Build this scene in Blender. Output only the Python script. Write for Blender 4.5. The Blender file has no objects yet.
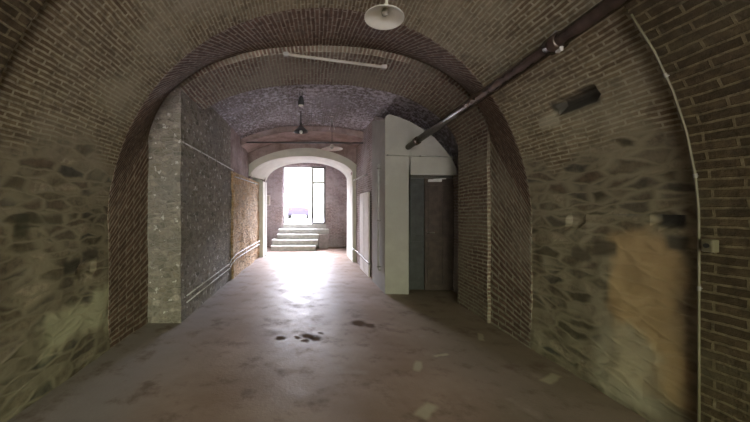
import bpy, bmesh, math, random
from mathutils import Vector, Matrix, noise
random.seed(7)
S = bpy.context.scene
COL = S.collection
PI = math.pi

# ------------------------------------------------------------------ materials
class NT:
    """small helper around a node tree"""
    def __init__(s, name):
        s.m = bpy.data.materials.new(name); s.m.use_nodes = True
        s.t = s.m.node_tree; s.t.nodes.clear()
        s.out = s.n('ShaderNodeOutputMaterial')
        s.b = s.n('ShaderNodeBsdfPrincipled')
        s.l(s.b.outputs[0], s.out.inputs[0])
    def n(s, typ, **kw):
        x = s.t.nodes.new(typ)
        for k, v in kw.items(): setattr(x, k, v)
        return x
    def l(s, a, b): s.t.links.new(a, b)
    def put(s, sock, v):
        if isinstance(v, bpy.types.NodeSocket): s.l(v, sock)
        elif isinstance(v, (tuple, list)) and len(v) == 3 and sock.type == 'RGBA': sock.default_value = (*v, 1)
        else: sock.default_value = v
    def math(s, op, a, b=0.0, c=None):
        x = s.n('ShaderNodeMath', operation=op); s.put(x.inputs[0], a); s.put(x.inputs[1], b)
        if c is not None: s.put(x.inputs[2], c)
        return x.outputs[0]
    def mix(s, f, a, b, mode='MIX'):
        x = s.n('ShaderNodeMix', data_type='RGBA', blend_type=mode)
        s.put(x.inputs[0], f); s.put(x.inputs[6], a); s.put(x.inputs[7], b)
        return x.outputs[2]
    def step(s, v, lo, hi):
        x = s.n('ShaderNodeMapRange', interpolation_type='SMOOTHSTEP')
        s.put(x.inputs[0], v); x.inputs[1].default_value = lo; x.inputs[2].default_value = hi
        return x.outputs[0]
    def noise(s, vec, scale, detail=4, rough=.55):
        x = s.n('ShaderNodeTexNoise'); s.l(vec, x.inputs['Vector'])
        x.inputs['Scale'].default_value = scale; x.inputs['Detail'].default_value = detail
        x.inputs['Roughness'].default_value = rough
        return x.outputs[0]
    def uv(s): return s.n('ShaderNodeUVMap').outputs[0]
    def obj(s): return s.n('ShaderNodeTexCoord').outputs['Object']
    def sep(s, v):
        x = s.n('ShaderNodeSeparateXYZ'); s.l(v, x.inputs[0]); return x.outputs
    def scalev(s, v, sc):
        x = s.n('ShaderNodeVectorMath', operation='MULTIPLY'); s.l(v, x.inputs[0]); x.inputs[1].default_value = sc
        return x.outputs[0]
    def warp(s, v, scale, amt):
        nn = s.n('ShaderNodeTexNoise'); s.l(v, nn.inputs['Vector']); nn.inputs['Scale'].default_value = scale
        a = s.n('ShaderNodeVectorMath', operation='SUBTRACT'); s.l(nn.outputs[1], a.inputs[0]); a.inputs[1].default_value = (.5, .5, .5)
        b = s.n('ShaderNodeVectorMath', operation='MULTIPLY_ADD'); s.l(a.outputs[0], b.inputs[0])
        b.inputs[1].default_value = (amt, amt, amt); s.l(v, b.inputs[2])
        return b.outputs[0]
    def bump(s, h, strength=.6, dist=.02):
        x = s.n('ShaderNodeBump'); x.inputs['Strength'].default_value = strength; x.inputs['Distance'].default_value = dist
        s.l(h, x.inputs['Height']); s.l(x.outputs[0], s.b.inputs['Normal'])
    def fin(s, col, rough=.8, metal=0.0, spec=.3):
        s.put(s.b.inputs['Base Color'], col); s.put(s.b.inputs['Roughness'], rough)
        s.b.inputs['Metallic'].default_value = metal; s.b.inputs['Specular IOR Level'].default_value = spec
        return s.m

def plain(name, col, rough=.6, metal=0.0, var=.15, spec=.4):
    t = NT(name); o = t.obj()
    n = t.noise(o, 9, 5)
    c = t.mix(t.step(n, .3, .75), tuple(x*(1-var) for x in col), tuple(min(1, x*(1+var)) for x in col))
    t.bump(t.noise(o, 60, 3), .12, .004)
    return t.fin(c, rough, metal, spec)

def brick_nodes(t, uvv, c1, c2, mortar, wash, wash_lo=.52, wash_hi=.72, msize=.009, row=.048, bw=.26):
    """courses: long side along u, stacked along v (uv in metres)"""
    v = t.warp(t.warp(uvv, 2.2, .035), 11, .012)
    br = t.n('ShaderNodeTexBrick'); t.l(v, br.inputs['Vector'])
    t.put(br.inputs['Color1'], c1); t.put(br.inputs['Color2'], c2); t.put(br.inputs['Mortar'], mortar)
    br.inputs['Scale'].default_value = 1; br.inputs['Mortar Size'].default_value = msize
    br.inputs['Mortar Smooth'].default_value = .25; br.inputs['Bias'].default_value = -.1
    br.inputs['Brick Width'].default_value = bw; br.inputs['Row Height'].default_value = row
    n1 = t.noise(uvv, 16, 5, .65); n2 = t.noise(uvv, 1.3, 5, .6)
    col = t.mix(t.step(n1, .38, .68), br.outputs[0], t.mix(.6, br.outputs[0], tuple(x*.38 for x in c1)))
    n3 = t.noise(t.scalev(uvv, (2.2, 5.0, 1)), 1.6, 6, .7)
    col = t.mix(t.math('MULTIPLY', t.step(n3, .52, .70), .6), col, tuple(x*.42 for x in c1))
    col = t.mix(t.math('MULTIPLY', t.step(n2, wash_lo, wash_hi), .75), col, wash)
    h = t.math('ADD', t.math('MULTIPLY', br.outputs[1], -1.0), t.math('MULTIPLY', n1, .9))
    return col, h

def stone_nodes(t, uvv, stops, mortar, sc=(2.6, 6.0, 1), edge=(.015, .07)):
    v = t.scalev(t.warp(t.warp(uvv, 3.0, .10), 9.0, .03), sc)
    vo = t.n('ShaderNodeTexVoronoi'); t.l(v, vo.inputs['Vector']); vo.inputs['Scale'].default_value = 1
    ve = t.n('ShaderNodeTexVoronoi', feature='DISTANCE_TO_EDGE'); t.l(v, ve.inputs['Vector']); ve.inputs['Scale'].default_value = 1
    rnd = t.sep(vo.outputs['Color'])[0]
    r = t.n('ShaderNodeValToRGB'); t.l(rnd, r.inputs[0])
    e = r.color_ramp.elements
    while len(e) < len(stops): e.new(.5)
    for i, c in enumerate(stops): e[i].position = i/(len(stops)-1); e[i].color = (*c, 1)
    n1 = t.noise(uvv, 22, 5, .65)
    ed = t.step(ve.outputs['Distance'], *edge)
    st = t.mix(t.step(n1, .35, .7), r.outputs[0], t.mix(.5, r.outputs[0], (.03, .028, .02)))
    col = t.mix(ed, t.mix(n1, mortar, tuple(x*.75 for x in mortar)), st)
    col = t.mix(t.math('MULTIPLY', t.step(t.noise(uvv, 5, 5, .6), .46, .72), .5), col, mortar)
    h = t.math('ADD', ed, t.math('MULTIPLY', n1, .8))
    return col, h

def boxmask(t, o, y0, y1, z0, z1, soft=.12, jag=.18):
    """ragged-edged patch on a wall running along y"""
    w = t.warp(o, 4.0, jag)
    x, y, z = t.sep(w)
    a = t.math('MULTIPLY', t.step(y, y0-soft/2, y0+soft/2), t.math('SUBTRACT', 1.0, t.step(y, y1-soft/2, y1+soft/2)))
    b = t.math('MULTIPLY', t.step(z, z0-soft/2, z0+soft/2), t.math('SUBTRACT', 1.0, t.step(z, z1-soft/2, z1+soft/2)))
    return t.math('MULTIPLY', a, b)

M = {}
def mats():
    # brick of the ribs
    t = NT('rib brick'); u = t.uv()
    c, h = brick_nodes(t, u, (.11, .066, .045), (.17, .105, .072), (.30, .26, .20), (.20, .17, .13), .55, .8)
    t.bump(h, .9, .018); M['rib'] = t.fin(c, .85)
    t = NT('rib brick pale joints'); u = t.uv()
    c, h = brick_nodes(t, u, (.12, .075, .055), (.19, .125, .09), (.33, .31, .24), (.24, .215, .165), .40, .68, .011)
    t.bump(h, .9, .018); M['rib2'] = t.fin(c, .85)
    # brick of the near vault, lime-stained, turning to rubble stone lower down
    def bay(name, patches, right_only=False):
        t = NT(name); u = t.uv(); o = t.obj()
        c, h = brick_nodes(t, u, (.13, .095, .052), (.21, .165, .095), (.34, .31, .215), (.31, .285, .20), .42, .72, .008, .036, .19)
        s, hs = stone_nodes(t, u, [(.07, .06, .035), (.20, .17, .11), (.11, .085, .055), (.33, .29, .20), (.15, .12, .08), (.055, .055, .045), (.24, .20, .13)], (.24, .215, .145), (4.2, 13.0, 1), (.0, .22))
        z = t.sep(t.warp(o, 1.6, .7))[2]
        f = t.step(z, 1.78, 1.98)
        col = t.mix(f, s, c)
        hh = t.n('ShaderNodeMix', data_type='FLOAT'); t.l(f, hh.inputs[0]); t.l(hs, hh.inputs[2]); t.l(h, hh.inputs[3])
        n = t.noise(u, .8, 5, .6)
        col = t.mix(t.math('MULTIPLY', t.step(n, .5, .75), .4), col, (.30, .28, .22))
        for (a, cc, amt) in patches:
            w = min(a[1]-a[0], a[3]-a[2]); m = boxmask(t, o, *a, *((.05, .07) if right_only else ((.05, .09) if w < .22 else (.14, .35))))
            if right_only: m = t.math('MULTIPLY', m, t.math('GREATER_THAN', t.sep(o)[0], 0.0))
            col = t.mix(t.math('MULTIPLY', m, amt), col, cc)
        t.bump(hh.outputs[0], .45, .010); M[name] = t.fin(col, .88)
    bay('bay', [((1.86, 2.3, .18, 1.27), (.43, .31, .16), .75), ((2.02, 2.42, .0, .55), (.40, .38, .28), .7),  # low pale patch paints in a windscreen reflection
                ((2.0, 2.34, 1.38, 1.52), (.12, .135, .13), .9), ((1.86, 2.0, 1.29, 1.42), (.035, .034, .03), .95), ((1.88, 2.0, 1.47, 1.66), (.06, .055, .045), .9), ((1.84, 1.95, 1.16, 1.26), (.06, .06, .05), .9), ((2.58, 2.68, 1.26, 1.33), (.36, .33, .25), .5), ((2.25, 2.42, 1.05, 1.16), (.075, .065, .045), .85), ((2.45, 2.62, .98, 1.08), (.08, .07, .05), .8), ((2.45, 2.75, 1.6, 1.68), (.08, .07, .05), .7)])  # darkest patches paint hole shade over shallow dents; the rest is stone colour
    bay('bay top', [((2.18, 2.58, 2.165, 2.275), (.045, .042, .035), .95), ((2.55, 2.75, 2.1, 2.2), (.40, .38, .28), .6)], True)  # dark patch paints the shade of a hole over its shallow dent
    bay('bay left', [((2.3, 3.15, .28, .60), (.46, .46, .30), .75), ((2.27, 2.48, 1.63, 1.77), (.035, .033, .025), .95), ((2.62, 2.75, 1.64, 1.70), (.04, .036, .025), .9), ((2.5, 2.68, .86, .97), (.04, .038, .025), .9), ((2.7, 2.95, .92, 1.02), (.06, .055, .04), .85), ((2.1, 2.2, 1.2, 1.5), (.05, .05, .03), .8), ((2.2, 2.5, 1.28, 1.36), (.07, .065, .04), .7)])  # pale patch is a painted windscreen reflection; darkest ones paint shade into holes
    # deep brown brick with thick pale joints (nearest bay)
    t = NT('near brick'); u = t.uv()
    c, h = brick_nodes(t, u, (.052, .037, .018), (.088, .063, .032), (.155, .13, .075), (.095, .085, .05), .5, .75, .008, .052)
    t.bump(h, .9, .02); M['near'] = t.fin(c, .9)
    # flaking whitewash of the inner vault
    t = NT('flaking whitewash'); u = t.uv()
    c, h = brick_nodes(t, u, (.13, .10, .095), (.19, .15, .145), (.26, .24, .24), (.30, .28, .30), .4, .7)
    n = t.noise(u, 13, 7, .7); n2 = t.noise(u, 1.1, 3)
    k = t.math('ADD', n, t.math('MULTIPLY', t.math('SUBTRACT', n2, .5), .35))
    c = t.mix(t.math('MULTIPLY', t.step(k, .47, .62), .85), c, (.66, .64, .72))
    c = t.mix(t.math('MULTIPLY', t.step(t.noise(u, 26, 5, .7), .58, .68), .8), c, (.10, .085, .09))
    t.bump(t.math('ADD', h, n), .8, .02); M['white_vault'] = t.fin(c, .7)
    # reddish plaster
    t = NT('reddish plaster'); u = t.uv()
    n = t.noise(u, 2.2, 6, .65); n3 = t.noise(u, 14, 5, .6)
    c = t.mix(t.step(n, .35, .65), (.21, .15, .14), (.35, .275, .265))
    c = t.mix(t.math('MULTIPLY', t.step(n3, .5, .75), .5), c, (.16, .105, .10))
    t.bump(n3, .6, .015); M['pink'] = t.fin(c, .85)
    # dark speckled stone (left passage wall)
    t = NT('grey rubble'); u = t.uv()
    c, h = stone_nodes(t, u, [(.15, .14, .12), (.28, .255, .22), (.19, .17, .14), (.37, .34, .295), (.24, .21, .17)], (.27, .25, .22), (9, 19, 1), (.0, .12))
    n = t.noise(u, 11, 3, .5)
    c = t.mix(t.math('MULTIPLY', t.step(n, .61, .68), .85), c, (.60, .58, .56))
    n = t.noise(u, .9, 4, .5)
    c = t.mix(t.math('MULTIPLY', t.step(n, .45, .7), .45), c, (.20, .20, .205))
    t.bump(h, .6, .015); M['greystone'] = t.fin(c, .9, 0, .15)
    # ochre stone
    t = NT('ochre rubble'); u = t.uv()
    c, h = stone_nodes(t, u, [(.48, .29, .14), (.62, .40, .21), (.42, .27, .15), (.68, .49, .30), (.52, .33, .17)], (.58, .45, .31), (6, 10, 1))
    t.bump(h, 1, .035); M['ochre'] = t.fin(c, .8)
    # brown brick of far walls
    t = NT('far brick'); u = t.uv()
    c, h = brick_nodes(t, u, (.25, .185, .165), (.34, .26, .235), (.45, .41, .41), (.42, .385, .39), .36, .64)
    c = t.mix(t.math('MULTIPLY', t.step(t.noise(u, 2.5, 4), .5, .7), .4), c, (.14, .11, .11))
    t.bump(h, .7, .015); M['farbrick'] = t.fin(c, .85)
    # white paint on masonry
    t = NT('white limewash'); o = t.obj()
    n = t.noise(o, 3, 5, .6); n2 = t.noise(o, 30, 4)
    c = t.mix(t.step(n, .35, .75), (.56, .56, .50), (.66, .66, .59))
    c = t.mix(t.math('MULTIPLY', t.step(t.noise(o, 7, 6, .7), .62, .8), .4), c, (.42, .40, .34))
    t.bump(n2, .25, .006); M['white'] = t.fin(c, .75)
    t = NT('grey green paint'); o = t.obj()
    n = t.noise(o, 3, 5, .6); n2 = t.noise(o, 30, 4)
    c = t.mix(t.step(n, .35, .75), (.295, .287, .265), (.345, .337, .31))
    c = t.mix(t.math('MULTIPLY', t.step(t.noise(o, 7, 6, .7), .62, .8), .4), c, (.29, .28, .23))
    t.bump(n2, .25, .006); M['paint'] = t.fin(c, .8)
    # floor
    t = NT('worn screed'); o = t.obj()
    n1 = t.noise(o, .9, 6, .6); n2 = t.noise(o, 3.5, 6, .65); n3 = t.noise(o, 38, 4, .6)
    c = t.mix(t.step(n1, .35, .65), (.25, .175, .13), (.36, .27, .22))
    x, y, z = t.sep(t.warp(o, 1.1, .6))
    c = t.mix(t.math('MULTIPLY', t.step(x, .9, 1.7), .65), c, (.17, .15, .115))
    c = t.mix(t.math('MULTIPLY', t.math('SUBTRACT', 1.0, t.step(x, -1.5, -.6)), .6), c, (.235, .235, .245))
    c = t.mix(t.math('MULTIPLY', t.step(n2, .50, .72), .75), c, (.13, .085, .062))
    c = t.mix(t.math('MULTIPLY', t.step(t.noise(o, 2.1, 5, .55), .60, .72), .35), c, (.40, .35, .31))
    w = t.warp(o, 9, .09); sm = None
    for (sx, sy, r) in ((.05, 3.42, .10), (.13, 3.36, .09), (-.07, 3.38, .05), (.02, 3.3, .06), (-.24, 3.36, .07), (.68, 3.8, .13),
                        (.80, 3.72, .08), (.2, 3.5, .05)):
        d = t.n('ShaderNodeVectorMath', operation='DISTANCE'); t.l(w, d.inputs[0]); d.inputs[1].default_value = (sx, sy, 0)
        k = t.math('SUBTRACT', 1.0, t.step(d.outputs['Value'], r*.45, r*1.15)); sm = k if sm is None else t.math('MAXIMUM', sm, k)
        c = t.mix(t.math('MULTIPLY', t.math('SUBTRACT', 1.0, t.step(d.outputs['Value'], r*.45, r*1.15)), .72), c, (.07, .045, .035))
    # pale streaks, windscreen reflections among them, painted into the floor colour
    w2 = t.warp(o, 9, .04)
    for (ax, ay, bx, by, r) in ((.98, 2.68, 1.07, 2.86, .035), (.78, 2.08, .93, 2.22, .045), (1.95, 2.5, 2.15, 2.62, .04), (1.25, 2.95, 1.4, 3.0, .02), (1.9, 3.3, 2.0, 3.5, .03)):
        wx, wy, wz = t.sep(w2)
        L = math.hypot(bx-ax, by-ay); ux, uy = (bx-ax)/L, (by-ay)/L
        dx = t.math('SUBTRACT', wx, (ax+bx)/2); dy = t.math('SUBTRACT', wy, (ay+by)/2)
        al = t.math('ABSOLUTE', t.math('ADD', t.math('MULTIPLY', dx, ux), t.math('MULTIPLY', dy, uy)))
        ac = t.math('ABSOLUTE', t.math('ADD', t.math('MULTIPLY', dx, -uy), t.math('MULTIPLY', dy, ux)))
        m = t.math('MULTIPLY', t.math('SUBTRACT', 1.0, t.step(al, L*.35, L*.6)), t.math('SUBTRACT', 1.0, t.step(ac, r*.5, r*1.3)))
        c = t.mix(t.math('MULTIPLY', m, .6), c, (.50, .46, .32))
    t.bump(t.math('ADD', n3, t.math('MULTIPLY', n2, 2.0)), .22, .012)
    rg = t.n('ShaderNodeMapRange'); t.l(n2, rg.inputs[0]); rg.inputs[1].default_value = .3; rg.inputs[2].default_value = .75
    rg.inputs[3].default_value = .36; rg.inputs[4].default_value = .62
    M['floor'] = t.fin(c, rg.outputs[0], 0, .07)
    t.l(t.math('MULTIPLY', t.math('SUBTRACT', 1.0, sm), .07), t.b.inputs['Specular IOR Level'])
    M['stone_step'] = plain('step stone', (.40, .40, .37), .55)
    M['stone_side'] = plain('step side stone', (.30, .27, .26), .7)
    M['rust'] = plain('rusty iron pipe', (.085, .06, .05), .27, .45, .35, .6)
    M['steelgrey'] = plain('galvanised conduit', (.50, .49, .49), .5, .0, .1)
    M['zinc'] = plain('grey painted conduit', (.30, .295, .27), .5, .0, .12)
    M['clip'] = plain('clip metal', (.22, .21, .19), .5, .5)
    M['enamel'] = plain('white enamel', (.88, .90, .84), .35, 0, .04)
    M['enamel_out'] = plain('green enamel', (.14, .18, .14), .4, 0, .1)
    M['darklamp'] = plain('dark enamel', (.055, .055, .06), .4, .1, .2)
    M['paleshade'] = plain('cream enamel', (.60, .54, .50), .5, 0, .06)
    M['bulb'] = plain('dusty bulb', (.36, .37, .34), .25, 0, .1)
    M['bulbwhite'] = plain('opal bulb', (.88, .88, .86), .2, 0, .03)
    M['cord'] = plain('black flex', (.03, .03, .03), .6)
    M['batten'] = plain('aged batten', (.33, .31, .25), .5, 0, .12)
    M['tube'] = plain('opal tube', (.40, .39, .33), .3, 0, .04)
    M['boxgrey'] = plain('grey plastic', (.11, .10, .06), .5, 0, .08)
    M['socket'] = plain('black plastic', (.02, .02, .02), .4)
    M['doorslate'] = plain('slate painted steel', (.036, .039, .039), .6, .0, .25)
    M['doorbrown'] = plain('brown varnished wood', (.045, .031, .026), .65, 0, .3)
    M['doorframe'] = plain('dark frame', (.05, .048, .042), .5)
    M['frame'] = plain('grey door frame paint', (.16, .155, .15), .6, 0, .1)
    M['alu'] = plain('white painted door frame', (.50, .50, .50), .4, .1, .06)
    M['board'] = plain('white board', (.66, .63, .60), .6, 0, .07)
    M['asphalt'] = plain('street paving', (.14, .14, .15), .8, 0, .1)
    M['carpaint'] = plain('lavender car paint', (.055, .045, .085), .6, 0, .04)
    M['render'] = plain('added pale facade render', (.80, .80, .82), .9, 0, .05)
    M['tyre'] = plain('tyre rubber', (.03, .03, .03), .8)
    M['lampred'] = plain('red lens', (.30, .05, .05), .3)
    # thin glass
    t = NT('pane glass'); t.t.nodes.remove(t.b)
    g = t.n('ShaderNodeBsdfGlossy'); g.inputs['Roughness'].default_value = .05
    tr = t.n('ShaderNodeBsdfTransparent'); tr.inputs[0].default_value = (.86, .88, .9, 1)
    fr = t.n('ShaderNodeFresnel'); fr.inputs[0].default_value = 1.45
    mx = t.n('ShaderNodeMixShader'); t.l(fr.outputs[0], mx.inputs[0]); t.l(tr.outputs[0], mx.inputs[1]); t.l(g.outputs[0], mx.inputs[2])
    t.l(mx.outputs[0], t.out.inputs[0]); M['glass'] = t.m
    M['carglass'] = plain('car glass', (.30, .32, .36), .08, 0, .02, .8)
mats()

# ------------------------------------------------------------------ mesh helpers
def link(name, me, mat, parent=None, kind=None, smooth=False):
    o = bpy.data.objects.new(name, me); COL.objects.link(o)
    if mat: me.materials.append(M[mat] if isinstance(mat, str) else mat)
    if parent: o.parent = parent
    if kind: o['kind'] = kind
    if smooth:
        for p in me.polygons: p.use_smooth = True
    return o
def from_bm(name, bm, mat, parent=None, kind=None, smooth=False):
    bmesh.ops.recalc_face_normals(bm, faces=bm.faces)
    me = bpy.data.meshes.new(name); bm.to_mesh(me); bm.free()
    return link(name, me, mat, parent, kind, smooth)
def box(bm, x0, x1, y0, y1, z0, z1, bev=0.0):
    r = bmesh.ops.create_cube(bm, size=1)
    vs = r['verts']
    for v in vs:
        v.co = Vector((x0+(v.co.x+.5)*(x1-x0), y0+(v.co.y+.5)*(y1-y0), z0+(v.co.z+.5)*(z1-z0)))
    if bev:
        es = list({e for v in vs for e in v.link_edges})
        bmesh.ops.bevel(bm, geom=es, offset=bev, segments=2, affect='EDGES', profile=.6)
def tube(bm, pts, r, seg=10, cap=True):
    pts = [Vector(p) for p in pts]; rings = []
    up = None
    for i, p in enumerate(pts):
        d = (pts[min(i+1, len(pts)-1)] - pts[max(i-1, 0)]).normalized()
        if up is None:
            up = Vector((0, 0, 1)) if abs(d.z) < .9 else Vector((1, 0, 0))
        a = d.cross(up).normalized(); b = a.cross(d).normalized(); up = b
        rr = r[i] if isinstance(r, (list, tuple)) else r
        rings.append([bm.verts.new(p + a*math.cos(2*PI*k/seg)*rr + b*math.sin(2*PI*k/seg)*rr) for k in range(seg)])
    for A, B in zip(rings, rings[1:]):
        for k in range(seg):
            bm.faces.new((A[k], A[(k+1) % seg], B[(k+1) % seg], B[k]))
    if cap:
        bm.faces.new(rings[0][::-1]); bm.faces.new(rings[-1])
def lathe(bm, prof, seg=28, c=(0, 0, 0)):
    c = Vector(c); rings = []
    for (r, z) in prof:
        if r < 1e-5: rings.append([bm.verts.new(c+Vector((0, 0, z)))])
        else: rings.append([bm.verts.new(c+Vector((r*math.cos(2*PI*k/seg), r*math.sin(2*PI*k/seg), z))) for k in range(seg)])
    for A, B in zip(rings, rings[1:]):
        for k in range(seg):
            k2 = (k+1) % seg
            if len(A) == 1: bm.faces.new((A[0], B[k2], B[k]))
            elif len(B) == 1: bm.faces.new((A[k], A[k2], B[0]))
            else: bm.faces.new((A[k], A[k2], B[k2], B[k]))
def thing(name, label, cat, loc=(0, 0, 0), group=None):
    o = bpy.data.objects.new(name, None); COL.objects.link(o); o.location = loc; o.empty_display_size = .1
    return tag(o, label, cat, group)
def tag(o, label, cat, group=None):
    o['label'] = label; o['category'] = cat
    if group: o['group'] = group
    return o

# ------------------------------------------------------------------ vault pieces
CX = .17
def profile(cx, a, b, zc, e, xl, xr, n=64):
    """list of (x, z): left foot, up, over the crown, down to right foot. xl/xr clip the arch at vertical walls."""
    arc = []
    for i in range(n+1):
        th = PI - PI*i/n
        c, s = math.cos(th), math.sin(th)
        x = cx + a*math.copysign(abs(c)**(2/e), c); z = zc + b*abs(s)**(2/e)
        arc.append((x, z))
    def zat(x):
        u = min(1, abs((x-cx)/a)); return zc + b*(1-u**e)**(1/e)
    L = [p for p in arc if xl+1e-4 < p[0] < xr-1e-4]
    return (xl, zat(xl)), L, (xr, zat(xr))
def split_profile(p, nw=36, na=150):
    (xl, zl), L, (xr, zr) = p
    left = [(xl, zl*i/nw) for i in range(nw+1)]
    right = [(xr, zr*(1-i/nw)) for i in range(nw+1)]
    pts = [(xl, zl)] + L + [(xr, zr)]
    # resample evenly by arc length
    s = [0]
    for A, B in zip(pts, pts[1:]): s.append(s[-1] + math.hypot(B[0]-A[0], B[1]-A[1]))
    arc = []; j = 0
    for i in range(na+1):
        q = s[-1]*i/na
        while j < len(pts)-2 and s[j+1] < q: j += 1
        f = (q-s[j])/max(1e-9, s[j+1]-s[j])
        arc.append((pts[j][0]+(pts[j+1][0]-pts[j][0])*f, pts[j][1]+(pts[j+1][1]-pts[j][1])*f))
    return left, arc, right
def loft(name, P0, P1, y0, y1, mat, cx=CX, thick=.3, rough=0.0, holes=(), step=.045, ends=True, s0=0.0, czz=1.3):
    """strip of masonry between two polylines, solid outward by `thick`; uv in metres"""
    n = len(P0); ny = max(1, int((y1-y0)/step))
    V = []; U = []
    s = [s0]
    for A, B in zip(P0, P0[1:]): s.append(s[-1] + math.hypot(B[0]-A[0], B[1]-A[1]))
    for j in range(ny+1):
        f = j/ny; y = y0+(y1-y0)*f
        for i in range(n):
            x = P0[i][0]+(P1[i][0]-P0[i][0])*f; z = P0[i][1]+(P1[i][1]-P0[i][1])*f
            d = Vector((x-cx, 0, max(0, z-czz))).normalized()
            off = 0
            if rough:
                q = Vector((x, y, z))
                off += rough*(noise.noise(q*2.3)*.9 + noise.noise(q*7.0)*.4)
            for (hy, hz, ry, rz, dep) in holes:
                if hy < 0 < x or (hy > 0 > x and name.startswith('ceil')): continue
                hy = abs(hy)
                e = ((y-hy)/ry)**4 + ((z-hz)/rz)**4
                if e < 1.6: off += dep*min(1, (1.6-e)/.8)
            V.append(Vector((x, y, z)) + d*off); U.append((y, s[i]))
    F = []; FU = []
    for j in range(ny):
        for i in range(n-1):
            a, b = j*n+i, j*n+i+1
            F.append((a, b, b+n, a+n)); FU.append([U[a], U[b], U[b+n], U[a+n]])
    nin = len(V)
    # end rims (voussoir direction: u = radial distance, v = along the curve) and back skin
    for j in (0, ny):
        base = len(V)
        for i in range(n):
            p = V[j*n+i]; d = Vector((p.x-cx, 0, max(0, p.z-czz))).normalized()
            V.append(p + d*thick)
        for i in range(n-1):
            a, b = j*n+i, j*n+i+1
            F.append((a, b, base+i+1, base+i) if j else (b, a, base+i, base+i+1))
            FU.append([(0, s[i]), (0, s[i+1]), (thick, s[i+1]), (thick, s[i])] if j else [(0, s[i+1]), (0, s[i]), (thick, s[i]), (thick, s[i+1])])
    o0, o1 = nin, nin+n
    for i in range(n-1):
        F.append((o0+i, o1+i, o1+i+1, o0+i+1)); FU.append([(y0, s[i]), (y1, s[i]), (y1, s[i+1]), (y0, s[i+1])])
    me = bpy.data.meshes.new(name); me.from_pydata([tuple(v) for v in V], [], F)
    uvl = me.uv_layers.new(name='UVMap')
    k = 0
    for fu in FU:
        for q in fu: uvl.data[k].uv = q; k += 1
    return link(name, me, mat, kind='structure')
def bay(P0, P1, y0, y1, names, mats_, rough=0.0, holesL=(), holesA=(), holesR=(), thick=.3, cx=CX):
    l0, a0, r0 = split_profile(P0); l1, a1, r1 = split_profile(P1)
    sl = l0[-1][1]; sa = sum(math.hypot(B[0]-A[0], B[1]-A[1]) for A, B in zip(a0, a0[1:]))
    if names[0]: loft(names[0], l0, l1, y0, y1, mats_[0], cx, thick, rough, holesL)
    loft(names[1], a0, a1, y0, y1, mats_[1], cx, thick, rough*.6, holesA, s0=sl)
    if names[2]: loft(names[2], r0, r1, y0, y1, mats_[2], cx, thick, rough, holesR, s0=sl+sa)

def circ(R, cx=CX, zc=1.3): return profile(cx, R, R, zc, 2, cx-R+1e-3, cx+R-1e-3)

# nearest bay, behind and beside the camera (open to the yard behind)
bay(circ(2.07), circ(2.07), -4.2, 1.757, ('wall_left', 'ceiling', 'wall_right'), ('near', 'near', 'near'), .012)
# front bay: rubble walls, brick vault
B = circ(2.115)
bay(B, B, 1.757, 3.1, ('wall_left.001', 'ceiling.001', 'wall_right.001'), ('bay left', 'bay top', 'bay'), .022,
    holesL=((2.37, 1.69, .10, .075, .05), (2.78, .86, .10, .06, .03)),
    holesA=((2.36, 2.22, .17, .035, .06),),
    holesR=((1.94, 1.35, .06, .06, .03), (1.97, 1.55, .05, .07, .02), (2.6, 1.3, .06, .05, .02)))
# first rib
R1a = circ(2.11); R1b = profile(.2, 2.12, 1.43, 1.97, 2.35, .2-2.10, .2+2.10)
bay(R1a, R1b, 3.1, 3.8, ('trim_1', 'trim_2', 'trim_3'), ('rib', 'rib', 'rib2'), .012)
# second rib
R2a = profile(.2, 2.12, 1.36, 1.96, 2.3, -1.5, 2.26); R2b = profile(.2, 2.16, 1.29, 1.96, 2.3, -1.5, 2.3)
bay(R2a, R2b, 3.8, 4.6, (None, 'trim_4', 'trim_5'), ('greystone', 'rib2', 'rib2'), .012)
# whitewashed inner vault
E1 = profile(.2, 2.4, 1.40, 1.98, 2.2, -1.5, 2.56); E2 = profile(.2, 2.4, 1.36, 1.98, 2.2, -1.5, 2.56)
bay(E1, E2, 4.6, 7.2, (None, 'ceiling.002', 'wall_right.002'), ('greystone', 'white_vault', 'farbrick'), .03)
# third rib, reddish
F1 = profile(.15, 2.2, 1.25, 1.96, 2.2, -1.5, 1.5)
bay(F1, F1, 7.2, 8.2, (None, 'trim_6', None), ('pink', 'pink', 'pink'), .02)

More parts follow.
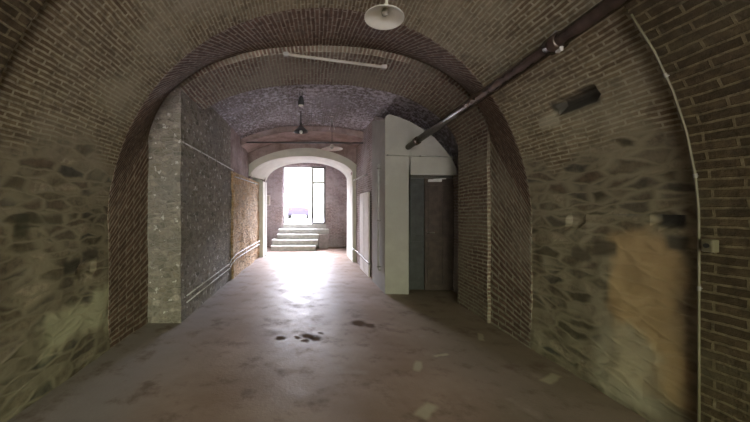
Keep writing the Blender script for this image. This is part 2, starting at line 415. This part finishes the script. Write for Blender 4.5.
def plan_wall(name, pts, z1, mat, thick, side, rough=.025, step=.07):
    """vertical wall following plan points (x,y), solid to the given side (+1 = +x)"""
    V = []; U = []; F = []; FU = []
    L = [0]
    for A, Bq in zip(pts, pts[1:]): L.append(L[-1]+math.hypot(Bq[0]-A[0], Bq[1]-A[1]))
    nx = max(2, int(L[-1]/step)); nz = max(2, int(z1/step))
    j = 0
    for i in range(nx+1):
        q = L[-1]*i/nx
        while j < len(pts)-2 and L[j+1] < q: j += 1
        f = (q-L[j])/(L[j+1]-L[j])
        x = pts[j][0]+(pts[j+1][0]-pts[j][0])*f; y = pts[j][1]+(pts[j+1][1]-pts[j][1])*f
        for k in range(nz+1):
            z = z1*k/nz
            w = Vector((x, y, z))
            off = rough*(noise.noise(w*2.5)+noise.noise(w*8)*.6+noise.noise(w*17)*.35)
            V.append((x-side*off, y, z)); U.append((q, z))
    m = nz+1
    for i in range(nx):
        for k in range(nz):
            a = i*m+k; F.append((a, a+1, a+m+1, a+m)); FU += [U[a], U[a+1], U[a+m+1], U[a+m]]
    base = len(V)
    for (i, k) in ((0, 0), (0, nz), (nx, nz), (nx, 0)):
        x, y, z = V[i*m+k]; V.append((pts[0 if i == 0 else -1][0]+side*thick, y, z))
    ring0 = [k for k in range(nz+1)]
    F.append(tuple(ring0[::-1] + [base, base+1])); FU += [(0, U[k][1]) for k in ring0[::-1]] + [(thick, 0), (thick, z1)]
    ring1 = [nx*m+k for k in range(nz+1)]
    F.append(tuple(ring1 + [base+2, base+3])); FU += [(0, U[k][1]) for k in ring1] + [(thick, z1), (thick, 0)]
    F.append((base, base+3, base+2, base+1)); FU += [(0, 0), (1, 0), (1, 1), (0, 1)]
    me = bpy.data.meshes.new(name); me.from_pydata(V, [], F)
    uvl = me.uv_layers.new(name='UVMap')
    for k, q in enumerate(FU): uvl.data[k].uv = q
    return link(name, me, mat, kind='structure')
plan_wall('wall_left.002', [(-1.5, 3.8), (-1.44, 6.2)], 3.3, 'greystone', .6, -1, .014)
plan_wall('wall_left.003', [(-1.40, 6.2), (-1.27, 9.0)], 2.16, 'ochre', .5, -1, .028)
plan_wall('wall_left.004', [(-1.44, 6.2), (-1.44, 8.2)], 3.3, 'pink', .5, -1, .02)
plan_wall('wall_right.003', [(1.41, 6.0), (1.41, 8.2)], 3.4, 'farbrick', .5, 1, .014)

# white partition box with the doorway
def partition():
    bm = bmesh.new()
    X0, X1, Y0, Y1 = 1.35, 2.62, 5.1, 5.24
    top = [(1.35, 2.86), (1.37, 2.93), (1.42, 2.96), (1.56, 2.92), (1.78, 2.83), (2.0, 2.70), (2.17, 2.57), (2.32, 2.40), (2.44, 2.24), (2.52, 2.08), (2.54, 1.96)]
    outline = [(1.35, 0), (1.74, 0), (1.74, 1.96), (2.54, 1.96)] + top[::-1][1:]
    A = [bm.verts.new((x, Y0, z)) for x, z in outline]; Bv = [bm.verts.new((x, Y1, z)) for x, z in outline]
    n = len(outline)
    bm.faces.new(A); bm.faces.new(Bv[::-1])
    for i in range(n): bm.faces.new((A[i], Bv[i], Bv[(i+1) % n], A[(i+1) % n]))
    bmesh.ops.triangulate(bm, faces=[f for f in bm.faces if len(f.verts) > 4])
    from_bm('wall_front', bm, 'paint', kind='structure')
    bm = bmesh.new()
    vs = [(1.35, 5.24, 0), (1.35, 6.05, 0), (1.35, 6.05, 3.12), (1.35, 5.24, 2.9)]
    a = [bm.verts.new(v) for v in vs]; b = [bm.verts.new((1.47, v[1], v[2])) for v in vs]
    bm.faces.new(a); bm.faces.new(b[::-1])
    for i in range(4): bm.faces.new((a[i], b[i], b[(i+1) % 4], a[(i+1) % 4]))
    from_bm('wall_side', bm, 'paint', kind='structure')
partition()

# cupboard doorway inside the partition
d = bpy.data.objects.new('door_1', None); COL.objects.link(d); d['kind'] = 'structure'; d.location = (0, 0, 0)
bm = bmesh.new(); box(bm, 1.74, 1.78, 5.26, 5.34, 0, 1.96); box(bm, 2.60, 2.66, 5.26, 5.34, 0, 1.96); box(bm, 1.74, 2.66, 5.26, 5.34, 1.92, 2.0)
from_bm('door_frame', bm, 'doorframe', d)
bm = bmesh.new(); box(bm, 1.78, 2.07, 5.30, 5.34, .02, 1.92, .004)
box(bm, 1.80, 2.05, 5.285, 5.30, .1, .85, .006); box(bm, 1.80, 2.05, 5.285, 5.30, .95, 1.82, .006)
lf = from_bm('door_leaf', bm, 'doorslate', d)
bm = bmesh.new(); box(bm, 2.07, 2.60, 5.27, 5.31, .02, 1.92, .004)
for z0, z1 in ((.12, .85), (.97, 1.80)):
    box(bm, 2.12, 2.30, 5.255, 5.27, z0, z1, .006); box(bm, 2.37, 2.56, 5.255, 5.27, z0, z1, .006)
lf2 = from_bm('door_leaf', bm, 'doorbrown', d)
bm = bmesh.new(); tube(bm, [(2.12, 5.27, 1.0), (2.12, 5.22, 1.0), (2.22, 5.22, 1.0)], .009)
from_bm('door_handle', bm, 'clip', lf2)
bm = bmesh.new(); box(bm, 2.12, 2.34, 5.22, 5.26, 1.86, 1.90, .006); tube(bm, [(2.2, 5.23, 1.90), (2.4, 5.2, 1.91)], .008)
from_bm('door_closer', bm, 'steelgrey', d)

# white arch with deep soffit, and wall above it
def arch_piece():
    p0 = profile(-.02, 1.40, .62, 2.18, 2.1, -1.41, 1.31); p1 = profile(.12, 1.23, .62, 2.18, 2.1, -1.10, 1.33)
    l0, a0, r0 = split_profile(p0, 20, 50); l1, a1, r1 = split_profile(p1, 20, 50)
    loft('trim_7', a0, a1, 8.2, 9.4, 'white', .1, .22, .006, czz=2.1, step=.2)
    loft('trim_8', r0, r1, 8.2, 9.4, 'white', .1, .25, .006, step=.2)
    lj = [(-1.16, 2.2*i/20) for i in range(21)]
    loft('trim_9', lj, [(-1.10, z) for _, z in lj], 9.0, 9.4, 'white', .1, .4, .006, step=.2)
    # wall above
    bm = bmesh.new(); N = 40; uvl = bm.loops.layers.uv.new('UVMap')
    def ze(x): 
        u = min(1, abs(x+.02)/1.40); return 2.18+.62*(1-u**2.1)**(1/2.1) + .10
    xs = [-1.6+3.3*i/N for i in range(N+1)]
    for ya, yb in ((8.2, 8.2),):
        pass
    lo = [bm.verts.new((x, 8.24, ze(x) if -1.41 < x < 1.36 else 1.9)) for x in xs]; hi = [bm.verts.new((x, 8.24, 3.6)) for x in xs]
    lo2 = [bm.verts.new((x, 8.5, ze(x) if -1.41 < x < 1.36 else 1.9)) for x in xs]; hi2 = [bm.verts.new((x, 8.5, 3.6)) for x in xs]
    for i in range(N):
        for q in ((lo[i], lo[i+1], hi[i+1], hi[i]), (lo2[i+1], lo2[i], hi2[i], hi2[i+1]), (lo2[i], lo2[i+1], lo[i+1], lo[i]), (hi[i], hi[i+1], hi2[i+1], hi2[i])):
            f = bm.faces.new(q)
            for L in f.loops: L[uvl].uv = (L.vert.co.x, L.vert.co.z+L.vert.co.y)
    from_bm('wall_middle', bm, 'pink', kind='structure')
arch_piece()

# end lobby
def slab(name, x0, x1, y0, y1, z0, z1, mat, res=.25):
    bm = bmesh.new(); uvl = bm.loops.layers.uv.new('UVMap'); box(bm, x0, x1, y0, y1, z0, z1)
    for f in bm.faces:
        nrm = f.normal if f.normal.length else Vector((0, 0, 1)); f.normal_update(); nrm = f.normal
        for L in f.loops:
            c = L.vert.co
            L[uvl].uv = (c.y, c.z) if abs(nrm.x) > .5 else ((c.x, c.z) if abs(nrm.y) > .5 else (c.x, c.y))
    return from_bm(name, bm, mat, kind='structure')
FY = 11.4
slab('wall_left.005', -1.85, -1.50, 9.3, FY+.3, 0, 3.4, 'farbrick')
slab('wall_right.004', 1.62, 2.0, 9.3, FY+.3, 0, 3.4, 'farbrick')
slab('ceiling.003', -1.9, 2.0, 8.4, FY+.3, 3.15, 3.4, 'pink')
slab('wall_left.006', -2.0, -1.12, 9.2, 9.42, 0, 3.3, 'farbrick')
slab('wall_right.005', 1.34, 2.0, 9.2, 9.42, 0, 3.3, 'farbrick')
DX0, DX1, DZ0, DZ1 = -.735, .846, .85, 2.98
slab('wall_back', -1.9, DX0, FY, FY+.3, 0, 3.3, 'farbrick')
slab('wall_back.001', DX1, 2.0, FY, FY+.3, 0, 3.3, 'farbrick')
slab('wall_back.002', DX0, DX1, FY, FY+.3, DZ1, 3.3, 'farbrick')
slab('wall_back.003', DX0, DX1, FY, FY+.3, 0, .85, 'stone_step')
slab('wall_leak_guard', -2.9, -2.6, -4.2, FY+.3, -.1, 4.3, 'farbrick')  # added unseen shell, keeps stray daylight from leaking in
slab('wall_leak_guard.001', 3.1, 3.4, -4.2, FY+.3, -.1, 4.3, 'farbrick')
slab('ceiling_leak_guard', -2.9, 3.4, -4.2, FY+.3, 4.1, 4.4, 'farbrick')  # added unseen slab over the vaults against light leaks
slab('wall_back_leak_guard', 1.95, 3.1, FY, FY+.3, 0, 4.1, 'farbrick')  # added unseen closing pieces, block daylight around the end wall
slab('wall_back.005', -2.6, -1.85, FY, FY+.3, 0, 4.1, 'farbrick')
slab('wall_back_top_leak_guard', -1.9, 2.0, FY+.05, FY+.3, 3.25, 4.1, 'farbrick')
slab('wall_leak_stop', 1.5, 3.1, 7.3, 7.5, 0, 4.1, 'farbrick')  # added unseen slab, stops a light leak behind the white box

# floor
bm = bmesh.new()
bmesh.ops.create_grid(bm, x_segments=60, y_segments=130, size=1)
for v in bm.verts:
    v.co.x = .2+v.co.x*3.0; v.co.y = 1.0+v.co.y*10.9
    v.co.z = .006*noise.noise(Vector((v.co.x*1.3, v.co.y*1.3, 0)))
from_bm('floor', bm, 'floor', kind='structure', smooth=True)

# entrance steps
st = thing('entrance_steps', 'grey stone steps rising to the bright doorway', 'steps', (-.1, 10.9, 0))
def child(o, parent):
    o.parent = parent; o.matrix_parent_inverse = Matrix.Translation(-parent.location); return o
spans = [(-1.07, .42), (-1.06, .50), (-.90, .55), (-.88, .93)]
for i, (a, b) in enumerate(spans):
    bm = bmesh.new(); y0 = 10.35+.26*i
    box(bm, a, b, y0, FY-.005, .17*i, .17*(i+1)-.035, .004)
    e = .01 if i < 4 else 0
    box(bm, a-e, b+e, y0-.025, FY-.005, .17*(i+1)-.035, .17*(i+1), .008)
    child(from_bm('step', bm, 'stone_step'), st)
bm = bmesh.new(); box(bm, .56, .90, 11.0, 11.12, 0, .50, .01)
vs = [(.42, 10.5, 0), (.58, 10.9, 0), (.58, 11.1, .5), (.5, 10.95, .45), (.43, 10.6, .16)]
o = child(from_bm('side_block', bm, 'stone_side'), st)

# street door
d = bpy.data.objects.new('door_2', None); COL.objects.link(d); d['kind'] = 'structure'
bm = bmesh.new(); yy0, yy1 = FY+.10, FY+.17
box(bm, DX0, DX0+.05, yy0, yy1, DZ0, DZ1, .004); box(bm, DX1-.04, DX1, yy0, yy1, DZ0, DZ1, .004); box(bm, DX0+.035, DX1-.035, yy0, yy1, DZ1-.05, DZ1, .004)
from_bm('door_frame', bm, 'frame', d)
mx = .34; tz = 2.36
bm = bmesh.new()
box(bm, mx-.02, mx+.05, yy0, yy1, DZ0+.0, DZ1-.035, .004); box(bm, DX1-.075, DX1-.035, yy0, yy1, DZ0, DZ1-.035, .004)
box(bm, mx+.04, DX1-.065, yy0, yy1, tz-.02, tz+.045, .004); box(bm, mx+.04, DX1-.065, yy0, yy1, DZ0, DZ0+.05, .004)
box(bm, mx+.04, DX1-.065, yy0, yy1, DZ1-.075, DZ1-.035, .004)
lf = from_bm('door_leaf', bm, 'frame', d)
bm = bmesh.new(); box(bm, mx+.04, DX1-.065, yy0+.03, yy0+.036, DZ0+.05, tz); from_bm('glass_pane', bm, 'glass', lf)
bm = bmesh.new(); box(bm, mx+.04, DX1-.065, yy0+.03, yy0+.036, tz+.045, DZ1-.075); from_bm('transom_pane', bm, 'glass', lf)
bm = bmesh.new()
for k in range(1, 6):
    x = mx+.04+(DX1-.065-mx-.04)*k/6; tube(bm, [(x, yy0+.02, tz+.045), (x, yy0+.02, DZ1-.075)], .003, 6)
for k in range(1, 7):
    z = tz+.045+(DZ1-.12-tz)*k/7; tube(bm, [(mx+.04, yy0+.016, z), (DX1-.065, yy0+.016, z)], .003, 6)
from_bm('wire_grille', bm, 'zinc', lf)
bm = bmesh.new(); box(bm, mx-.035, mx+.0, yy0-.02, yy0+.03, 1.06, 1.42, .006); tube(bm, [(mx-.02, yy0-.02, 1.3), (mx-.02, yy0-.07, 1.3), (mx-.09, yy0-.07, 1.28)], .010)
from_bm('door_handle', bm, 'socket', lf)
# open leaf swung out to the street
bm = bmesh.new(); xo = DX0-.02
for (a, b, z0, z1) in ((FY+.18, FY+.24, DZ0+.02, DZ1-.04), (FY+1.12, FY+1.18, DZ0+.02, DZ1-.04), (FY+.24, FY+1.12, DZ0+.02, DZ0+.14), (FY+.24, FY+1.12, DZ1-.12, DZ1-.04)):
    box(bm, xo-.02, xo+.02, a, b, z0, z1, .004)
lf = from_bm('door_leaf', bm, 'alu', d)
bm = bmesh.new(); box(bm, xo-.003, xo+.003, FY+.24, FY+1.12, DZ0+.14, DZ1-.12); from_bm('glass_pane', bm, 'glass', lf)

# street outside
slab('floor.001', -30, 30, FY+.3, 70, .5, .70, 'asphalt')
slab('floor.002', -30, 30, -30, -4.2, -.2, -.01, 'asphalt')
slab('wall_added_outside', -25, 25, 40, 41, .6, 10.5, 'render')  # added facade, holds back the low sky glare through the door
# parked car beyond the door
def car():
    c = thing('car', 'pale lavender car parked on the bright street beyond the doorway', 'car', (-.35, 23, .70))
    def bodyprof(bm, prof, w, w2):
        rows = []
        for (y, z) in prof:
            rows.append([(-w, y, z), (w, y, z)])
        A = [bm.verts.new(r[0]) for r in rows]; Bq = [bm.verts.new(r[1]) for r in rows]
        bm.faces.new(A); bm.faces.new(Bq[::-1]); n = len(rows)
        for i in range(n): bm.faces.new((A[i], Bq[i], Bq[(i+1) % n], A[(i+1) % n]))
    bm = bmesh.new(); bodyprof(bm, [(0, .25), (-.03, .45), (0, .85), (.1, .9), (2.4, .88), (3.4, .75), (3.5, .5), (3.45, .22)], .78, .7)
    bmesh.ops.bevel(bm, geom=list(bm.edges), offset=.05, segments=2, affect='EDGES')
    o = from_bm('body', bm, 'carpaint', c, smooth=False)
    bm = bmesh.new()
    A = [(-.70, .08, .88), (.70, .08, .88), (.70, 2.4, .88), (-.70, 2.4, .88)]; T = [(-.56, .45, 1.40), (.56, .45, 1.40), (.56, 1.7, 1.42), (-.56, 1.7, 1.42)]
    a = [bm.verts.new(v) for v in A]; b = [bm.verts.new(v) for v in T]
    bm.faces.new(a[::-1]); bm.faces.new(b)
    for i in range(4): bm.faces.new((a[i], a[(i+1) % 4], b[(i+1) % 4], b[i]))
    from_bm('window', bm, 'carglass', c)
    bm = bmesh.new(); box(bm, -.56, .56, .42, 1.74, 1.40, 1.46, .02); from_bm('roof', bm, 'carpaint', c)
    for sx in (-.7, .7):
        for yy in (.65, 2.8):
            bm = bmesh.new(); tube(bm, [(sx-.1, yy, .30), (sx+.1, yy, .30)], .30, 20); from_bm('wheel', bm, 'tyre', c)
    for sx in (-.62, .62):
        bm = bmesh.new(); box(bm, sx-.09, sx+.09, -.045, .02, .62, .78, .01); from_bm('tail_light', bm, 'lampred', c)
    return c
car()

# ------------------------------------------------------------------ pipes, conduits
def at(px, py, D): return Vector(((px-303)/310*D, D, 1.4+(209-py)/310*D))
# big rusty pipe
p = thing('iron_pipe', 'thick rusty iron pipe running along the right of the vault into the white partition', 'pipe', (1.73, 3, 2.45))
bm = bmesh.new(); A = Vector((1.73, 5.1, 2.42)); Bp = Vector((1.68, -1.5, 2.64))
tube(bm, [A, A.lerp(Bp, .3), A.lerp(Bp, .6), Bp], .048, 18); child(from_bm('pipe', bm, 'rust', smooth=True), p)
for f in (.06, .455, .80):
    bm = bmesh.new(); q = A.lerp(Bp, f); dd = (Bp-A).normalized()
    tube(bm, [q-dd*.05, q-dd*.045, q+dd*.045, q+dd*.05], [.05, .06, .06, .05], 18); child(from_bm('coupling', bm, 'rust', smooth=True), p)
for f in (.44, .78):
    bm = bmesh.new(); q = A.lerp(Bp, f); tube(bm, [q+Vector((0, 0, .04)), q+Vector((.10, 0, .16)), q+Vector((.16, 0, .24))], .012, 8)
    child(from_bm('hanger', bm, 'clip'), p)
bm = bmesh.new(); q = A.lerp(Bp, .46); box(bm, q.x-.012, q.x+.012, q.y-.02, q.y+.02, q.z-.075, q.z-.045, .004); child(from_bm('pipe_clip', bm, 'steelgrey'), p)

def conduit(name, label, pts, r, mat, clips=(), cat='conduit', group=None, clipdir=Vector((-1, 0, 0)), cl=.05):
    pts = [Vector(q) for q in pts]
    o = thing(name, label, cat, pts[0], group)
    bm = bmesh.new(); tube(bm, pts, r, 10); child(from_bm('tube', bm, mat, smooth=True), o)
    for f in clips:
        k = min(int(f*(len(pts)-1)), len(pts)-2); g = f*(len(pts)-1)-k; q = pts[k].lerp(pts[k+1], g)
        bm = bmesh.new(); t = (pts[k+1]-pts[k]).normalized()*.012
        tube(bm, [q-t, q+t], r*1.45, 10); tube(bm, [q, q+clipdir*cl], r*.6, 6)
        child(from_bm('clip', bm, 'clip'), o)
    return o
conduit('wall_conduit', 'upper thin pale conduit along the dark grey left wall', [(-1.45, 3.74, 2.21), (-1.43, 4.8, 2.20), (-1.385, 6.15, 2.17)], .008, 'steelgrey', (.02, .3, .6, .95))
conduit('wall_conduit', 'short pale conduit along the top of the ochre stone wall', [(-1.37, 6.25, 2.05), (-1.345, 6.6, 2.055), (-1.25, 8.5, 2.08)], .010, 'steelgrey', (.05, .5, .9))
for dz, w in ((0, 'lower'), (.085, 'upper')):
    conduit('wall_conduit', w + ' of the paired pale conduits near the floor on the left wall',
            [(-1.43, 3.82, .25+dz), (-1.40, 5.0, .27+dz), (-1.385, 5.85, .28+dz), (-1.375, 6.0, .34+dz), (-1.345, 6.25, .40+dz), (-1.30, 7.2, .41+dz), (-1.21, 8.7, .42+dz)],
            .0085, 'steelgrey', (.04, .2, .35, .8), group='paired conduits low on the left wall')
conduit('wall_conduit', 'pale conduit on the brown brick right wall near the white arch', [(1.345, 6.5, 2.13), (1.335, 7.3, 2.14), (1.325, 8.1, 2.14)], .012, 'steelgrey', (.1, .8), clipdir=Vector((1, 0, 0)))
conduit('riser_pipe', 'vertical grey riser pipe on the side of the white partition', [(1.38, 5.38, 2.17), (1.32, 5.38, 2.17), (1.305, 5.38, 2.14), (1.305, 5.38, 1.2), (1.305, 5.38, .37), (1.32, 5.38, .34), (1.38, 5.38, .34)], .016, 'zinc', (.34, .5, .66), clipdir=Vector((1, 0, 0)), cat='pipe')
conduit('wall_conduit', 'horizontal grey conduit above the dark doorway in the white partition', [at(386, 155, 5.08), at(420, 156, 5.08), at(453, 157, 5.08)], .011, 'zinc', (.02, .5, .97), clipdir=Vector((0, 1, 0)), cl=.03)
conduit('floor_pipe', 'pale pipe low along the right wall beside the white board', [(1.33, 6.1, .30), (1.33, 6.35, .30), (1.32, 7.6, .36), (1.30, 8.2, .36)], .013, 'zinc', (.2, .9), clipdir=Vector((1, 0, 0)), cat='pipe')
conduit('tie_rod', 'dark tie rod spanning the reddish arch under the vault', [(-1.30, 7.12, 2.93), (-.3, 7.12, 2.925), (.7, 7.12, 2.92), (1.38, 7.12, 2.915)], .016, 'darklamp', (), cat='rod')
# near right riser with its outlet box
conduit('wall_conduit', 'vertical conduit on the near right wall beside the outlet box', [(0.17+2.052*math.cos(a), 1.74, 1.3+2.052*math.sin(a)) for a in (.62, .5, .38, .26, .14, .05)]+[(2.222, 1.74, 1.19), (2.222, 1.74, .6), (2.222, 1.74, .02)], .006, 'boxgrey', (.2, .5, .8), clipdir=Vector((1, 0, 0)), cl=.03)
o = thing('outlet_box', 'small grey outlet box with a dark hole on the near brick wall', 'outlet box', (2.25, 1.69, 1.20))
bm = bmesh.new(); box(bm, 2.20, 2.238, 1.665, 1.715, 1.165, 1.235, .006); child(from_bm('housing', bm, 'boxgrey'), o)
bm = bmesh.new(); tube(bm, [(2.203, 1.69, 1.20), (2.196, 1.69, 1.20)], .013, 14); child(from_bm('socket', bm, 'socket'), o)
# meter box in the lobby
o = thing('meter_box', 'pale electric box on the back wall left of the doorway', 'electric box', (-1.3, FY, 1.6))
bm = bmesh.new(); box(bm, -1.38, -1.20, FY-.10, FY-.0, 1.53, 1.90, .01); child(from_bm('housing', bm, 'paleshade'), o)
bm = bmesh.new(); box(bm, -1.355, -1.225, FY-.112, FY-.10, 1.56, 1.87, .006); child(from_bm('lid', bm, 'batten'), o)
bm = bmesh.new(); tube(bm, [(-1.33, FY-.03, 1.53), (-1.33, FY-.03, .05)], .012); child(from_bm('conduit', bm, 'zinc'), o)
o = thing('junction_box', 'small pale junction box under the electric box on the back wall', 'junction box', (-1.4, FY, 1.4))
bm = bmesh.new(); box(bm, -1.46, -1.36, FY-.06, FY, 1.36, 1.46, .01); child(from_bm('housing', bm, 'paleshade'), o)
bm = bmesh.new(); tube(bm, [(-1.41, FY-.07, 1.41), (-1.41, FY-.06, 1.41)], .03, 14); child(from_bm('cap', bm, 'batten'), o)
# white board against right wall
o = thing('board', 'tall white board standing against the brown brick right wall', 'board', (1.37, 6.9, 0))
bm = bmesh.new(); box(bm, 1.35, 1.385, 6.40, 7.36, 0, 1.76, .006); child(from_bm('panel', bm, 'board'), o)
bm = bmesh.new(); box(bm, 1.342, 1.351, 6.86, 6.90, .02, 1.74, .002); child(from_bm('batten', bm, 'board'), o)

# ------------------------------------------------------------------ lamps
def shade_lamp(loc, R, H, label, outmat, inmat, bulbmat, top, cord_r=.006, name='pendant_lamp', bulb_r=.032, bulb_z=.02, group=None):
    o = thing(name, label, 'lamp', loc, group)
    bm = bmesh.new()
    lathe(bm, [(R*.17, H*.98), (R*.22, H*.86), (R*.45, H*.62), (R*.78, H*.30), (R, 0), (R+.006, -.004), (R+.006, .004), (R*.80, H*.35), (R*.47, H*.68), (R*.24, H*.93), (R*.17, H*1.04)], 36)
    sh = from_bm('lamp_shade', bm, outmat, o, smooth=True)
    sh.data.materials.append(M[inmat])
    for pl in sh.data.polygons:
        c = pl.center; r = math.hypot(c.x, c.y)
        if pl.index < 36*5: pl.material_index = 1
    bm = bmesh.new(); lathe(bm, [(0, H*1.45), (R*.10, H*1.43), (R*.16, H*1.2), (R*.18, H*.9), (0, H*.88)], 20); from_bm('lamp_cap', bm, outmat, o, smooth=True)
    bm = bmesh.new(); lathe(bm, [(0, bulb_z-bulb_r), (bulb_r*.7, bulb_z-bulb_r*.72), (bulb_r, bulb_z), (bulb_r*.75, bulb_z+bulb_r*.8), (bulb_r*.45, bulb_z+bulb_r*1.8), (bulb_r*.42, H*.92), (0, H*.92)], 20)
    from_bm('bulb', bm, bulbmat, o, smooth=True)
    bm = bmesh.new(); tube(bm, [(0, 0, H*1.4), (0, 0, top-loc[2])], cord_r, 8); from_bm('cord', bm, 'cord' if cord_r < .007 else outmat, o)
    bm = bmesh.new(); lathe(bm, [(0, 0), (.035, 0), (.04, -.01), (.03, -.035), (0, -.04)][::-1], 16, (0, 0, top-loc[2]+.005)); from_bm('ceiling_rose', bm, outmat, o)
    return o
q = at(384, 18, 2.6)
shade_lamp((q.x, q.y, q.z), .158, .085, 'white enamel shade lamp hanging nearest under the front brick vault', 'enamel', 'enamel', 'bulb', 3.47, .012, bulb_r=.030, bulb_z=.045).rotation_euler = (0, math.radians(9), 0)
# narrow dark pendant with pale bulb
q = at(301, 106, 5.2)
o = thing('pendant_lamp', 'narrow dark pendant lamp on twin rods high under the whitewashed vault', 'lamp', (q.x, q.y, q.z))
bm = bmesh.new(); lathe(bm, [(.052, .01), (.052, .02), (.045, .09), (.03, .15), (.018, .17), (0, .17)], 24); from_bm('lamp_holder', bm, 'darklamp', o, smooth=True)
bm = bmesh.new(); lathe(bm, [(0, -.012), (.03, -.006), (.048, .012), (.04, .02), (0, .02)], 24); from_bm('bulb', bm, 'bulbwhite', o, smooth=True)
for sx in (-.02, .02):
    bm = bmesh.new(); tube(bm, [(sx, 0, .15), (sx*1.6, 0, 3.42-q.z)], .006, 8); from_bm('rod', bm, 'darklamp', o)
q = at(301, 132, 6.2)
o = shade_lamp((q.x, q.y, q.z), .14, .13, 'dark conical shade lamp hanging in the middle of the whitewashed vault', 'darklamp', 'darklamp', 'bulbwhite', 3.38, .010, bulb_r=.035, bulb_z=-.005)
q = at(332, 149, 6.5)
o = shade_lamp((q.x, q.y, q.z), .22, .07, 'wide cream shade lamp hanging before the reddish arch', 'paleshade', 'paleshade', 'bulb', 3.36, .005, bulb_r=.035, bulb_z=.03)
for sx in (-.06, .06):
    bm = bmesh.new(); tube(bm, [(0, 0, 3.30-q.z), (sx*.3, 0, 3.2-q.z), (sx, 0, 3.06-q.z)], .006, 6); from_bm('wire', bm, 'steelgrey', o)
# fluorescent batten
A = at(283, 53.5, 3.74); Bp = at(387, 67, 3.74)
o = thing('fluorescent_batten', 'slim aged fluorescent light fixed across the brick arch', 'light', A)
bm = bmesh.new(); tube(bm, [A, Bp], .012, 8); child(from_bm('batten', bm, 'batten'), o)
bm = bmesh.new(); dz = Vector((0, -.012, -.02)); tube(bm, [A.lerp(Bp, .06)+dz, A.lerp(Bp, .94)+dz], .009, 12); child(from_bm('tube', bm, 'tube', smooth=True), o)
for f in (.02, .055, .945, .98):
    pass
for f in (.03, .97):
    bm = bmesh.new(); q = A.lerp(Bp, f); box(bm, q.x-.03, q.x+.03, q.y-.025, q.y+.015, q.z-.032, q.z+.015, .004); child(from_bm('end_cap', bm, 'zinc'), o)
for f in (.2, .8):
    bm = bmesh.new(); q = A.lerp(Bp, f); tube(bm, [q, q+Vector((0, .04, .04)), q+Vector((0, .08, .05))], .008, 8); child(from_bm('bracket', bm, 'clip'), o)

# ------------------------------------------------------------------ light
W = bpy.data.worlds.new('sky'); S.world = W; W.use_nodes = True
nt = W.node_tree; nt.nodes.clear()
out = nt.nodes.new('ShaderNodeOutputWorld'); bg = nt.nodes.new('ShaderNodeBackground')
tc = nt.nodes.new('ShaderNodeTexCoord'); sp = nt.nodes.new('ShaderNodeSeparateXYZ'); mr = nt.nodes.new('ShaderNodeMapRange')
mr.inputs[1].default_value = -.3; mr.inputs[2].default_value = .3
cr = nt.nodes.new('ShaderNodeMix'); cr.data_type = 'RGBA'
SKY_BACK = (.93, .94, .66); SKY_FRONT = (.86, .86, 1.0); K_BACK = 10.5; K_FRONT = 155.0
cr.inputs[6].default_value = (*[c*K_BACK for c in SKY_BACK], 1); cr.inputs[7].default_value = (*[c*K_FRONT for c in SKY_FRONT], 1)
L = nt.links.new
L(tc.outputs['Generated'], sp.inputs[0]); L(sp.outputs[1], mr.inputs[0]); L(mr.outputs[0], cr.inputs[0]); L(cr.outputs[2], bg.inputs[0]); L(bg.outputs[0], out.inputs[0])
def portal(name, loc, rot, sx, sy):
    l = bpy.data.lights.new(name, 'AREA'); l.shape = 'RECTANGLE'; l.size = sx; l.size_y = sy; l.cycles.is_portal = True
    o = bpy.data.objects.new(name, l); COL.objects.link(o); o.location = loc; o.rotation_euler = rot
portal('door_daylight', ((DX0+DX1)/2, FY+.32, (DZ0+DZ1)/2), (-PI/2, 0, 0), DX1-DX0, DZ1-DZ0)
portal('yard_daylight', (.17, -4.25, 1.8), (PI/2, 0, 0), 4.6, 3.6)

# ------------------------------------------------------------------ camera
cam = bpy.data.cameras.new('camera'); co = bpy.data.objects.new('camera', cam); COL.objects.link(co)
co.location = (0, 0, 1.4); co.rotation_euler = (PI/2, 0, 0)
cam.sensor_width = 36; cam.lens = 36*310/750; cam.shift_x = (375-303)/750; cam.shift_y = -(211-209)/750
cam.clip_start = .05
S.camera = co
S.view_settings.view_transform = 'Standard'; S.view_settings.look = 'None'; S.view_settings.gamma = 1; S.view_settings.exposure = 0.12
S.cycles.use_denoising = True
S.cycles.max_bounces = 10; S.cycles.diffuse_bounces = 7; S.cycles.glossy_bounces = 4; S.cycles.transparent_max_bounces = 8
S.cycles.sample_clamp_indirect = 8
